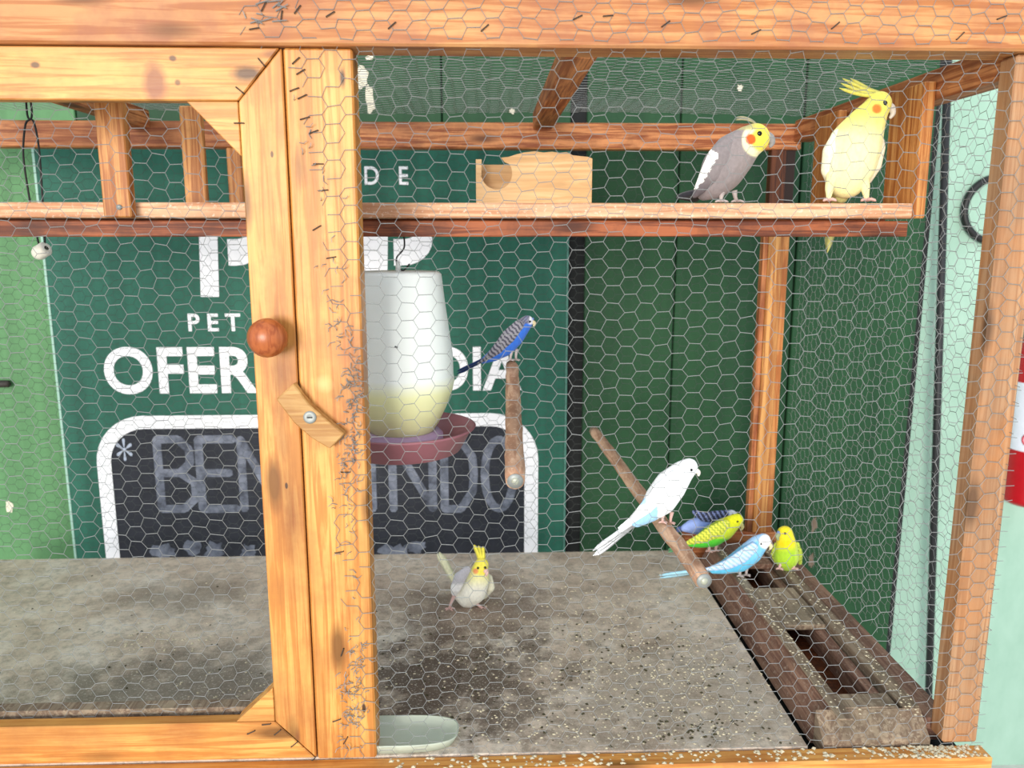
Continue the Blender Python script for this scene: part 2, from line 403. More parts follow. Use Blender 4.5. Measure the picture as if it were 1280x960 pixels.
STR = {'B': [[(0, 0), (0, 1), (.6, 1), (.9, .85), (.9, .66), (.6, .52), (0, .52)], [(.6, .52), (1, .38), (1, .16), (.65, 0), (0, 0)]], 'E': [[(1, 1), (0, 1), (0, 0), (1, 0)], [(0, .52), (.85, .52)]],
       'M': [[(0, 0), (0, 1), (.5, .35), (1, 1), (1, 0)]], 'V': [[(0, 1), (.5, 0), (1, 1)]], 'I': [[(.5, 0), (.5, 1)]], 'N': [[(0, 0), (0, 1), (1, 0), (1, 1)]],
       'D': [[(0, 0), (0, 1), (.55, 1), (.95, .75), (1, .5), (.95, .25), (.55, 0), (0, 0)]], 'O': [[(.5+.5*math.cos(a*math.pi/8), .5+.5*math.sin(a*math.pi/8)) for a in range(17)]]}
def chalk_letter(ch, px0, px1, py0, py1, wd=.0108):
    a, b = at(px0, py1, Y=SY), at(px1, py0, Y=SY); z1 = at((px0+px1)/2, py0, Y=SY).z; vs, fs = [], []
    k = 0
    for st in STR[ch]:
        pts = [(a.x+u*(b.x-a.x), a.z+v*(z1-a.z)) for u, v in st]
        for p, q in zip(pts, pts[1:]):
            d = Vector((q[0]-p[0], q[1]-p[1])); L = d.length; d /= max(L, 1e-6); nn = Vector((-d.y, d.x)); e = wd*.75; y = SY-.0017-.00004*k; k += 1
            c = len(vs)
            for (t, w_) in ((-e, .5), (-e, -.5), (0, -1), (L, -1), (L+e, -.5), (L+e, .5), (L, 1), (0, 1)):
                for yy in (y, SY-.0015): vs.append((p[0]+d.x*t+nn.x*w_*wd, yy, p[1]+d.y*t+nn.y*w_*wd))
            fs.append(tuple(c+2*m for m in range(8)))
            fs += [(c+2*m, c+2*m+1, c+2*((m+1) % 8)+1, c+2*((m+1) % 8)) for m in range(8)]
    return mk('chalk_letter', vs, fs, CHALK, sign)
for ch, p0_, p1_ in (('B', 203, 240), ('E', 254, 291), ('M', 306, 358), ('V', 402, 440), ('I', 452, 478), ('N', 492, 540), ('D', 556, 592), ('O', 606, 642)): chalk_letter(ch, p0_, p1_, 549, 636)
textpx('chalk_mark', '*', 147, 164, 548, 576, plain('fresh_chalk', S(176, 184, 200), .9), .0, 1, SY-.0016)
for k, (px, py, rx, ry) in enumerate(((205, 690, 17, 12), (240, 684, 14, 11), (268, 688, 13, 13), (310, 690, 12, 12), (492, 690, 20, 11), (520, 684, 16, 9), (440, 690, 20, 10))):
    flake('chalk_smudge', px, py, rx, ry, SY-.0016, CHALK, sign, 60+k, .0006)

# ------------------------------------------------------------------ the cage
ZF = .757                                   # top of the cage's floor board
XL, XR = -1.25, .735
cage = empty('bird_cage', (-.25, .38, GZ))
tag(cage, 'large wooden aviary cage of pine beams covered with hexagonal chicken wire', 'bird cage')
LEGW = RAILW['z']
for lx in (XL+.03, XR-.06):
    for ly in (.02, .74): box('leg', lx-.03, lx+.03, ly-.02, ly+.03, GZ, ZF-.05, LEGW, cage)
box('floor_board', XL, .475, 0.0, .752, ZF-.018, ZF, FLOORM, cage, .001)
FB = bpy.data.objects['floor_board']; 
FLOOR_AT = WL['floor_board']
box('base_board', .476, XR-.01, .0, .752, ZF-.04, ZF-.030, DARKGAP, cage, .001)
box('bottom_rail', XL, XR, -.032, -.001, ZF-.07, ZF-.002, PINE['x'], cage, .002)
box('top_beam', XL, .80, -.012, .045, 1.7275, 1.788, BEAM, cage, .003)
POST1 = pine('stained_post_pine', 'z', -.2445, -.160, ZF-.002, 1.7265, ((428, 97, .004, .013, S(58, 38, 30), .9, .3), (448, 470, .016, .05, S(112, 60, 34), .7, .5), (430, 440, .02, .03, S(176, 104, 60), .6, .5), (455, 885, .003, .008, S(58, 38, 30), .95, .2), (440, 560, .016, .05, S(170, 96, 56), .6, .5), (405, 480, .012, .012, S(236, 190, 124), .6, .4)))
box('post', -.2445, -.160, -.002, .042, ZF-.002, 1.7265, POST1, cage, .0025)
box('post', .678, .730, .0, .036, ZF, 1.7265, POSTR, cage, .003)
box('post', XL, XL+.055, .0, .042, ZF, 1.7265, PINE['z'], cage, .003)
# back frame
box('back_rail', XL, .70, .752, .792, 1.686, 1.741, RAILW['x'], cage, .003)
rp = box('back_post', .640, .672, .748, .775, .80, 1.553, REARP, cage, .002)
box('batten', .628, .640, .755, .775, .80, 1.553, RAILW['z'], cage, .001); box('batten', .672, .686, .752, .775, .80, 1.553, SLAT, cage, .001)
box('back_post', .634, .668, .750, .775, 1.553, 1.686, DARKP, cage, .002); box('batten', .668, .690, .756, .775, 1.553, 1.686, plain('shade_black_wood', S(44, 24, 16), .6), cage, .001)  # the shade above the shelf is put into these dark wood colours
box('hanger', -.552, -.521, .752, .78, 1.50, 1.686, SLAT, cage, .002)
box('side_rail', .682, .722, .036, .752, 1.702, 1.7475, RAILW['y'], cage, .003)
box('side_rail', .668, .712, .036, .79, ZF-.02, .775, TROUGH, cage, .002)
box('back_sill', .478, .70, .753, .79, ZF-.05, .80, RAILW['x'], cage, .002)
box('rafter', .108, .150, .046, .752, 1.727, 1.762, RAILW['y'], cage, .002)
box('rafter', -.75, -.708, .046, .752, 1.727, 1.762, RAILW['y'], cage, .002)
# shelves on hangers
sh = box('shelf', XL+.06, .6625, .19, .295, 1.5265, 1.549, SHELFW, cage, .002)
box('ledger', XL+.06, .660, .196, .222, 1.4985, 1.5225, LEDGE, sh, .0015)
box('ledger', XL+.06, .660, .268, .29, 1.503, 1.5265, LEDGE, sh, .0015)
box('hanger', .6635, .6815, .189, .292, 1.5265, 1.728, SLAT, sh, .002)
box('hanger', -.5575, -.517, .170, .1895, 1.5265, 1.727, SLAT, sh, .002)
sc_ = at(149, 259, Y=.1695); lathe('screw', [(0, 0), (.004, 0), (.004, .0015), (0, .002)], (sc_.x, .1697, sc_.z), STEEL, sh, 12, Vector((0, -1, 0)))
sh2 = box('shelf', XL+.06, .655, .47, .575, 1.532, 1.549, SHELFW, cage, .002)
box('hanger', .655, .672, .468, .572, 1.532, 1.728, SLAT, sh2, .002); box('hanger', -.5395, -.501, .455, .4695, 1.532, 1.727, SLAT, sh2, .002)

# door
door = empty('door', (-.72, .0, .757), cage)
DX0, DX1 = -1.190, -.2465
zi0, zi1 = .816, 1.664; zo0, zo1 = .7575, 1.7265
xi0, xi1 = DX0+.0555, -.302
g_ = .0008
STILE1 = pine('stained_stile_pine', 'z', -.302, DX1, zo0, zo1, ((352, 470, .018, .035, S(112, 60, 34), .7, .5), (364, 640, .014, .075, S(112, 60, 34), .65, .5), (345, 395, .012, .03, S(112, 60, 34), .4, .5), (350, 540, .010, .03, S(112, 60, 34), .5, .5), (358, 607, .0018, .004, S(58, 38, 30), .9, .1), (340, 193, .0018, .004, S(58, 38, 30), .8, .1), (372, 922, .004, .02, S(112, 60, 34), .7, .4)))
prism('stile', [(DX1, zo0), (DX1, zo1), (xi1, zi1-g_), (xi1, zi0+g_)], -.002, .02, STILE1, door, .0015)
prism('stile', [(DX0, zo0), (DX0, zo1), (xi0, zi1-g_), (xi0, zi0+g_)], -.002, .02, PINE['z'], door, .0015)
RAIL1 = pine('knotty_rail_pine', 'x', DX0+g_*2, DX1-g_*3, zi1, zo1, ((194, 104, .016, .026, S(132, 74, 50), .8, .25), (310, 92, .024, .010, S(58, 38, 30), .85, .3), (345, 68, .02, .006, S(112, 60, 34), .6, .3), (44, 81, .006, .004, S(58, 38, 30), .8, .2), (216, 73, .005, .004, S(58, 38, 30), .8, .2), (222, 103, .004, .004, S(58, 38, 30), .7, .2)))
prism('rail', [(DX0+g_*2, zo1), (DX1-g_*3, zo1), (xi1-g_, zi1), (xi0+g_, zi1)], -.002, .02, RAIL1, door, .0015)
prism('rail', [(DX0+g_*2, zo0), (DX1-g_*3, zo0), (xi1-g_, zi0), (xi0+g_, zi0)], -.002, .02, PINE['x'], door, .0015)
prism('gusset', [(xi1-.064, zi1-.0005), (xi1-.001, zi1-.0005), (xi1-.001, zi1-.066)], -.001, .022, PINE['x'], door, .001)
prism('gusset', [(xi1-.056, zi0+.0005), (xi1-.001, zi0+.0005), (xi1-.001, zi0+.053)], -.001, .026, PINE['x'], door, .001)
box('sill', XL+.06, -.25, .028, .05, ZF, .822, TROUGHT, cage, .001)
kc = at(337, 424, Y=-.03)
lathe('knob', [(.0, .052), (.011, .051), (.019, .046), (.0245, .036), (.025, .028), (.021, .018), (.012, .010), (.009, .006), (.0105, 0), (0, 0)], (kc.x-.002, -.002, kc.z+.002), KNOBW, door, 28, Vector((0, -1, 0)))
# turn latch on the post
lc = at(388, 521, Y=-.016); ang = math.radians(-47)
def rot2(p): return (lc.x+p[0]*math.cos(ang)-p[1]*math.sin(ang), lc.z+p[0]*math.sin(ang)+p[1]*math.cos(ang))
lp = [(-.047, -.0145), (-.01, -.0205), (.02, -.019), (.048, -.012), (.047, .0165), (.02, .0135), (-.012, .0115), (-.046, .0165)]
latch = prism('latch', [rot2(p) for p in lp], -.019, -.003, LATCHW, cage, .0015)
lathe('screw', [(.0085, 0), (.0085, .001), (.006, .0022), (.003, .0014), (0, .0012)], (lc.x, -.019, lc.z), STEEL, latch, 20, Vector((0, -1, 0)))
box('screw_slot', lc.x-.0035, lc.x+.0035, -.0212, -.0205, lc.z-.0008, lc.z+.0008, BLACKW, latch, 0)
# latch pale patch of bare wood is left to the grain

# chicken wire
def hexwire(name, u0, u1, v0, v1, h, P, mat, parent, keep=None, jit=.0007, seed=1, r1=.00048, r2=.00033, wob=0.0, ph=(0, 0)):
    rr = random.Random(seed); fl, dx = h*.70, h*.305; V = {}; vs = []; fs = []
    def J(i, j, u, v):
        k = (round(u*1700+.13), round(v*1700+.13))
        if k not in V:
            w1 = wob*math.sin(u*23+seed)*math.cos(v*17+seed*2); w2 = wob*math.cos(u*19+seed*3)*math.sin(v*13)
            V[k] = (u+rr.gauss(0, jit)+w1, v+rr.gauss(0, jit)+w2)
        return V[k]
    nu, nv = int((u1-u0)/(fl+dx))+2, int((v1-v0)/h)+2
    for i in range(nu):
        for j in range(nv):
            cu_ = u0+ph[0]+i*(fl+dx); cv = v0+ph[1]+j*h+(h/2 if i % 2 else 0)
            A, B, C, D = (cu_-fl/2, cv+h/2), (cu_+fl/2, cv+h/2), (cu_+fl/2+dx, cv), (cu_+fl/2, cv-h/2)
            for (a, b, r) in ((A, B, r1), (B, C, r2), (C, D, r2)):
                if not (u0 <= (a[0]+b[0])/2 <= u1 and v0 <= (a[1]+b[1])/2 <= v1): continue
                if keep and not keep((a[0]+b[0])/2, (a[1]+b[1])/2, rr): continue
                p, q = P(*J(0, 0, *a)), P(*J(0, 0, *b))
                tube_geo([p, q], r, 4, False, vs, fs)
    return mk(name, vs, fs, mat, parent)
def lerp_tab(tab, z):
    for (z0, x0), (z1, x1) in zip(tab, tab[1:]):
        if z0 <= z <= z1: return x0+(x1-x0)*(z-z0)/(z1-z0)
    return tab[0][1] if z < tab[0][0] else tab[-1][1]
BT = [(.75, -.205), (.84, -.196), (.93, -.188), (1.0, -.196), (1.15, -.198), (1.22, -.18), (1.32, -.176), (1.42, -.20), (1.55, -.203), (1.62, -.222), (1.72, -.236), (1.731, -.285), (1.80, -.29)]
hexwire('wire_mesh', -.30, .727, .748, 1.786, .0222, lambda u, v: Vector((u, -.0035 - (.0095 if v > 1.728 else 0), v)), WIRE, cage,
        lambda u, v, r: u > lerp_tab(BT, v)+r.gauss(0, .006) and not (u < -.165 and r.random() < .12), wob=.003, seed=3)
hexwire('wire_mesh', xi0-.02, xi1+.02, zi0-.015, zi1+.02, .0222, lambda u, v: Vector((u, .0235, v)), WIRE, door, wob=.003, seed=5)
hexwire('wire_mesh', XL, .69, ZF, 1.69, .0222, lambda u, v: Vector((u, .797, v)), SHADEW, cage, wob=.003, seed=8, r1=.0004, r2=.0003)
hexwire('wire_mesh', .0, .79, ZF+.02, 1.74, .0222, lambda u, v: Vector((.7245, u, v)), WIRE, cage, wob=.003, seed=11)
hexwire('wire_mesh', XL, .72, .03, .79, .0222, lambda u, v: Vector((u, v, 1.765+.004*math.sin(u*6)*math.sin(v*9))), WIRE, cage, wob=.003, seed=13)

# snipped wire ends along the post: tangled, nobody could count them
rr = random.Random(21); vs, fs = [], []
for k in range(300):
    z = rr.choice((rr.uniform(.77, 1.72), rr.gauss(1.30, .06), rr.gauss(1.22, .05), rr.gauss(.86, .04)))
    if not .77 < z < 1.72: continue
    x = lerp_tab(BT, z)+rr.gauss(.004, .009); x = min(x, -.163)
    if abs(x-lc.x) < .045 and abs(z-lc.z) < .04 and x < -.19: continue
    L = rr.uniform(.004, .013); a = rr.gauss(0, .9) + (math.pi if rr.random() < .5 else 0)
    p0 = Vector((x, -.003, z)); p1 = p0+Vector((math.cos(a)*L*.6, -rr.uniform(.001, .005), math.sin(a)*L*.6)); p2 = p1+Vector((math.cos(a+.9)*L*.5, -rr.uniform(-.002, .005), math.sin(a+.9)*L*.5))
    tube_geo([p0, p1, p2], [.0006, .0005, .0004], 4, True, vs, fs)
for k in range(14):
    x = rr.uniform(-.29, -.24); z = rr.uniform(1.75, 1.785); a = rr.gauss(.3, .6); L = rr.uniform(.008, .02)
    p0 = Vector((x, -.013, z)); tube_geo([p0, p0+Vector((math.cos(a)*L, -.003, math.sin(a)*L))], [.0008, .0006], 4, True, vs, fs)
tag(mk('snipped_wire_ends', vs, fs, WIRE, cage), kind='stuff')
# staples
stv, stf = tube_geo([(-.006, .002, 0), (-.006, -.0015, 0), (.006, -.0015, 0), (.006, .002, 0)], .0008, 5)
STAPLE = bpy.data.meshes.new('staple'); STAPLE.from_pydata(stv, [], stf); STAPLE.materials.append(plain('rusty_staple', (.06, .045, .035), .6, .4, .4))
def staple(px, py, deg, y=-.0125, parent=cage):
    p = at(px, py, Y=y); o = bpy.data.objects.new('staple', STAPLE); put(o, parent, p); o.rotation_euler = (0, -math.radians(deg), 0)
for px, py, dg in ((413, 18, 30), (490, 32, 40), (606, 35, 40), (722, 22, 25), (832, 30, 35), (1044, 32, 40), (1200, 45, 45), (1252, 22, 20), (760, 20, 5), (330, 8, 60), (352, 20, 80), (318, 36, 10), (372, 12, 50), (945, 40, 25)):
    staple(px, py, dg)
for px, py, dg in ((370, 76, 40), (376, 90, 30), (368, 112, 20), (378, 121, 25), (381, 148, 15), (392, 165, 20), (398, 205, 0), (404, 238, 5), (396, 285, 30), (414, 322, 10), (421, 900, 20), (432, 925, 60), (428, 815, 70), (424, 690, 10), (432, 590, 0)):
    staple(px, py, dg, -.0025)
for px, py, dg in ((327, 78, -50), (300, 113, -40), (299, 154, 0), (333, 905, 5), (347, 915, 40), (368, 930, 40), (390, 950, 40), (314, 915, 25)):
    staple(px, py, dg, -.0025, door)

# ------------------------------------------------------------------ wooden feed trough
tr = empty('feed_trough', (.57, .33, ZF-.02))
tag(tr, 'weathered wooden seed trough with raised rims along the cage floor', 'trough')
zt = .795
prism('rim_board', [(.494, ZF-.021), (.508, ZF-.021), (.543, zt-.002), (.543, zt), (.5215, zt)], .0365, .70, TROUGH, tr, .0015)
prism('end_board', [(.0012, ZF-.02), (.036, ZF-.02), (.036, zt-.001), (.0012, ZF+.006)], .498, .66, TROUGHT, tr, .001, 'x')
prism('rim_board', [(.628, ZF-.021), (.660, ZF-.021), (.660, zt), (.634, zt)], .0365, .70, TROUGHT, tr, .0015)
box('rim_strip', .5205, .5425, .004, .70, zt+.0003, zt+.003, TROUGHT, tr, .001)
box('inner_strip', .608, .6275, .0365, .70, ZF-.021, zt-.012, TROUGH, tr, .0015)
box('cross_board', .5435, .6275, .300, .460, zt-.0115, zt-.001, TROUGHT, tr, .0015)
box('cross_board', .5435, .6275, .0365, .075, zt-.0115, zt+.0, TROUGHT, tr, .0015)
box('cross_board', .5435, .6275, .575, .70, zt-.0115, zt+.0, TROUGH, tr, .0015)
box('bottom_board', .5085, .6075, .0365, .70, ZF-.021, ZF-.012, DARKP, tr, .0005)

# ------------------------------------------------------------------ perches
def perch(near, far, rn, rf, label):
    n_, f_ = Vector(near), Vector(far); d = (f_-n_).normalized()
    e = empty('perch', (n_+f_)/2); tag(e, label, 'perch', 'wooden dowel perches')
    pts, rad = [], []
    for k in range(25):
        t = k/24; pts.append(n_.lerp(f_, t)+Vector((random.gauss(0, .0005), 0, random.gauss(0, .0005)))); rad.append((rn+(rf-rn)*t)*(1+random.gauss(0, .022)))
    rad[0] *= .93; rad[-1] *= .9
    tube('dowel', pts, rad, DOWEL, e, 18)
    wsh = lathe('washer', [(.0035, 0), (.0112, 0), (.0112, .0012), (.0035, .0014)], n_-d*.0002, STEEL, e, 24, -d)
    lathe('screw', [(.0055, .0012), (.0052, .0025), (.003, .0038), (0, .0041)], n_-d*.0002, plain('screw_head', (.46, .46, .36), .45, .5, .3), wsh, 16, -d)
    return e
PN1, PF1 = at(644, 601, Y=.012), at(640, 456, Y=.45)
perch(PN1, PF1, .0145, .0118, 'bark-covered dowel perch with the blue budgie on its far end')
PN2, PF2 = at(880, 726, Y=.02), at(742, 538, Y=.775)
perch(PN2, PF2, .0128, .0115, 'long bark-covered dowel perch under the white budgie')

# ------------------------------------------------------------------ feeder
def plastic(name, c, alpha, trans, fill=None):
    m, nt, p = mat_base(name, .35, .45); p.inputs['Base Color'].default_value = (*c, 1)
    tl = N(nt, 'ShaderNodeBsdfTranslucent'); tl.inputs[0].default_value = (*c, 1)
    tp = N(nt, 'ShaderNodeBsdfTransparent'); m1 = N(nt, 'ShaderNodeMixShader'); m2 = N(nt, 'ShaderNodeMixShader')
    m1.inputs[0].default_value = trans; m2.inputs[0].default_value = alpha
    out = nt.nodes['Material Output']
    n = noise(nt, coords(nt, (1, 1, 1)), 14, 4)
    col = mix(nt, 1.0, c, ramp(nt, n, [(.2, (.95,)*3), (.8, (1,)*3)]), 'MULTIPLY')
    if fill:                                  # seed showing through the wall up to its level
        tc = N(nt, 'ShaderNodeTexCoord'); sp = N(nt, 'ShaderNodeSeparateXYZ'); nt.links.new(tc.outputs['Generated'], sp.inputs[0])
        col = mix(nt, ramp(nt, sp.outputs[2], [(.28, (.95,)*3), (.38, (.0,)*3)]), col, fill[1]); nt.links.new(col, tl.inputs[0])
    nt.links.new(col, p.inputs['Base Color'])
    nt.links.new(p.outputs[0], m1.inputs[1]); nt.links.new(tl.outputs[0], m1.inputs[2])
    nt.links.new(m1.outputs[0], m2.inputs[1]); nt.links.new(tp.outputs[0], m2.inputs[2]); nt.links.new(m2.outputs[0], out.inputs[0])
    return m
FY = .215
fb = at(503, 548, Y=FY); ft = at(503, 346, Y=FY); sF = (fb-CAM).dot(FW)/F
fd = empty('seed_feeder', (fb.x, FY, fb.z-.012))
tag(fd, 'white plastic gravity feeder with a mauve dish hanging under the shelf', 'feeder')
H = ft.z-fb.z
bx = fb.x
lathe('bottle', [(.046, -.0), (.052, .008), (.060, .020), (.072, .045), (.082, .072), (.0855, .088), (.084, .1), (.0835, .13), (.078, .17), (.072, .215), (.0675, H-.004), (.0635, H), (.0, H+.001)],
      (bx, FY, fb.z+.008), plastic('milky_plastic', (.93, .95, .90), .0, .18, (.062, S(244, 242, 184))), fd, 48)
lathe('seed_fill', [(.0, .002), (.044, .002), (.050, .009), (.058, .021), (.070, .046), (.079, .068), (.0, .069)], (bx, FY, fb.z+.008), plain('pale_yellow_seed', S(232, 226, 140), .8, .2, 0, .15), fd, 40)
MAUVE = plain('mauve_plastic', S(150, 96, 104), .4, .45, 0, .05); PURP = plain('lilac_plastic', S(172, 142, 172), .35, .45)
dish = lathe('dish', [(0, -.021), (.082, -.021), (.092, -.017), (.108, .012), (.115, .018), (.117, .021), (.113, .022), (.104, .012), (.088, -.012), (.0, -.012)], (bx+.0, FY, fb.z), MAUVE, fd, 48, sx=1.02)
lathe('collar', [(.0, -.012), (.068, -.012), (.066, .008), (.058, .016), (.050, .014)], (bx, FY, fb.z), PURP, fd, 40)
tube('peg', [(bx, FY, ft.z+.008), (bx, FY, ft.z+.024)], [.0045, .003], plain('white_peg', S(230, 228, 220), .4), fd, 10)
hk = [at(505, 296, Y=FY), at(505, 310, Y=FY), at(496, 322, Y=FY), at(497, 332, Y=FY), at(504, 338, Y=FY), at(512, 330, Y=FY)]
tube('hook', spline(hk, 6), .0013, BLACKW, fd, 8)
tube('speck', [at(495, 434, Y=FY-.0875)+Vector((-.002, .0, .001)), at(495, 434, Y=FY-.0875)+Vector((.002, 0, -.001))], .0016, BLACKW, fd, 6)

# ------------------------------------------------------------------ small box on the shelf
bxp = empty('nest_box', (.095, .52, 1.549)); tag(bxp, 'small plywood nest box with a torn top and half-round hole on the shelf', 'nest box')
YB = .50
def bp(px, py): p = at(px, py, Y=YB); return (p.x, p.z)
x0, x1 = bp(595, 230)[0], bp(740, 230)[0]; z0 = 1.5493
hc = bp(621, 217); hr = .029
front = [(x0, z0), (x1, z0), (x1, bp(740, 198)[1])] + [bp(*q) for q in ((735, 196), (725, 195), (716, 194), (708, 190), (700, 191), (690, 189.5), (680, 190.5), (668, 189), (655, 190.5), (645, 193), (636, 196), (626, 197), (631, 203))]
front += [(hc[0]+hr*math.cos(math.radians(a)), hc[1]+hr*math.sin(math.radians(a))) for a in range(38, -181, -14)]
front += [(hc[0]-hr-.003, hc[1]), bp(602, 226), bp(602, 199), (x0, bp(595, 199)[1])]
prism('front_panel', front, YB, YB+.005, PLY, bxp, .0006)
box('back_panel', x0, x1, YB+.066, YB+.071, z0, bp(600, 202)[1], PLY, bxp, .0006)
box('side_panel', x0, x0+.005, YB+.005, YB+.066, z0, bp(595, 206)[1], PLY, bxp, .0006)
box('side_panel', x1-.005, x1, YB+.005, YB+.066, z0, bp(595, 200)[1], PLY, bxp, .0006)
box('bottom_panel', x0+.005, x1-.005, YB+.005, YB+.066, z0, z0+.005, PLY, bxp, .0006)

# ------------------------------------------------------------------ hanging cord with bead, dish
TY = .335
tc_ = [at(40, 142, Y=TY), at(32, 155, Y=TY), at(29, 190, Y=TY), at(33, 225, Y=TY), at(40, 265, Y=TY), at(48, 303, Y=TY), at(51, 311, Y=TY)]
td_ = [at(34, 143, Y=TY), at(42, 152, Y=TY), at(48, 180, Y=TY), at(51, 215, Y=TY), at(54, 265, Y=TY), at(56, 300, Y=TY), at(55, 311, Y=TY)]
toy = empty('hanging_toy', at(52, 322, Y=TY)); tag(toy, 'black cord loop with a white bead hanging from the cage roof', 'bird toy')
top = at(37, 141, Y=TY)
for q in (tc_, td_): tube('cord', spline([Vector((top.x, TY, 1.764)), ] + q, 5), .0016, BLACKW, toy, 6)
bc = at(52, 314, Y=TY)
lathe('bead', [(.004, -.0135), (.010, -.0125), (.0125, -.006), (.0118, .004), (.0125, .009), (.009, .013), (.004, .0125)], (bc.x, TY, bc.z), BEADM, toy, 20, Vector((.85, -.3, .42)).normalized())
dish2 = lathe('food_dish', [(0, .002), (.72, .002), (.90, .004), (.97, .0135), (1.0, .014), (.99, .011), (.93, .0), (0, 0)], (-.148, .040, ZF+.0005), plastic('pale_green_plastic', S(222, 228, 210), .12, .3), None, 64, sx=.106, sy=.038, sup=.62)
tag(dish2, 'pale green oval plastic dish on the floor beside the middle post', 'dish')

# ------------------------------------------------------------------ things on the mint wall
rc = at(1247, 262, Y=1.432); s_ = (rc-CAM).dot(FW)/F
pts = [rc+Vector((.043*1000*s_*.98*math.cos(2*math.pi*k/40), 0, .040*1000*s_*math.sin(2*math.pi*k/40))) for k in range(41)]
tag(tube('hoop', pts, .011, plain('black_rubber', (.01, .01, .01), .5), None, 10, False), 'black rubber hoop hung on the mint wall behind the corner post', 'hoop')
p0, p1 = at(1183, 135, Y=1.36), at(1160, 893, Y=1.36)
dd = (p1-p0).normalized(); p0 -= dd*.35; p1 = p0+dd*((p0.z-GZ)/-dd.z)
tag(tube('pole', [p0, p1], .0115, plain('dark_grey_pole', (.018, .018, .02), .55), None, 12), 'thin dark pole standing in front of the mint wall', 'pole')
cn = empty('red_canister', (1.75, 1.35, .6)); tag(cn, 'red canister with a white label on the mint wall beside the corner post', 'canister')
cx = at(1262, 560, Y=1.35).x+.085; zb = at(1265, 628, Y=1.35).z; zl = at(1265, 560, Y=1.35).z; ztop = zl+.36
lathe('body', [(0, zb), (.07, zb), (.084, zb+.012), (.085, zb+.02), (.085, ztop-.05), (.06, ztop), (.02, ztop+.02), (.02, ztop+.06), (0, ztop+.06)], (cx, 1.35, 0), plain('red_enamel', S(176, 20, 30), .35), cn, 40)
lathe('label', [(.0856, zl), (.0858, zl+.004), (.0858, zl+.21), (.0856, zl+.214)], (cx, 1.35, 0), plain('label_paper', S(222, 224, 236), .5), cn, 40)
q0 = at(1275, 547, Y=1.33); th0 = math.acos(max(-1, min(1, (q0.x-cx)/.0862)))
tube('printed_numeral', [(cx+.0865*math.cos(th0+.13*math.cos(t)), 1.35-.0865*math.sin(th0+.13*math.cos(t)), q0.z+.016*math.sin(t)) for t in [2*math.pi*k/20 for k in range(21)]], .003, plain('red_ink', S(196, 60, 76), .5), cn, 6, False)
box('bracket', cx-.03, cx+.03, 1.435, 1.45, zl, zl+.2, DARKGAP, cn, .001)

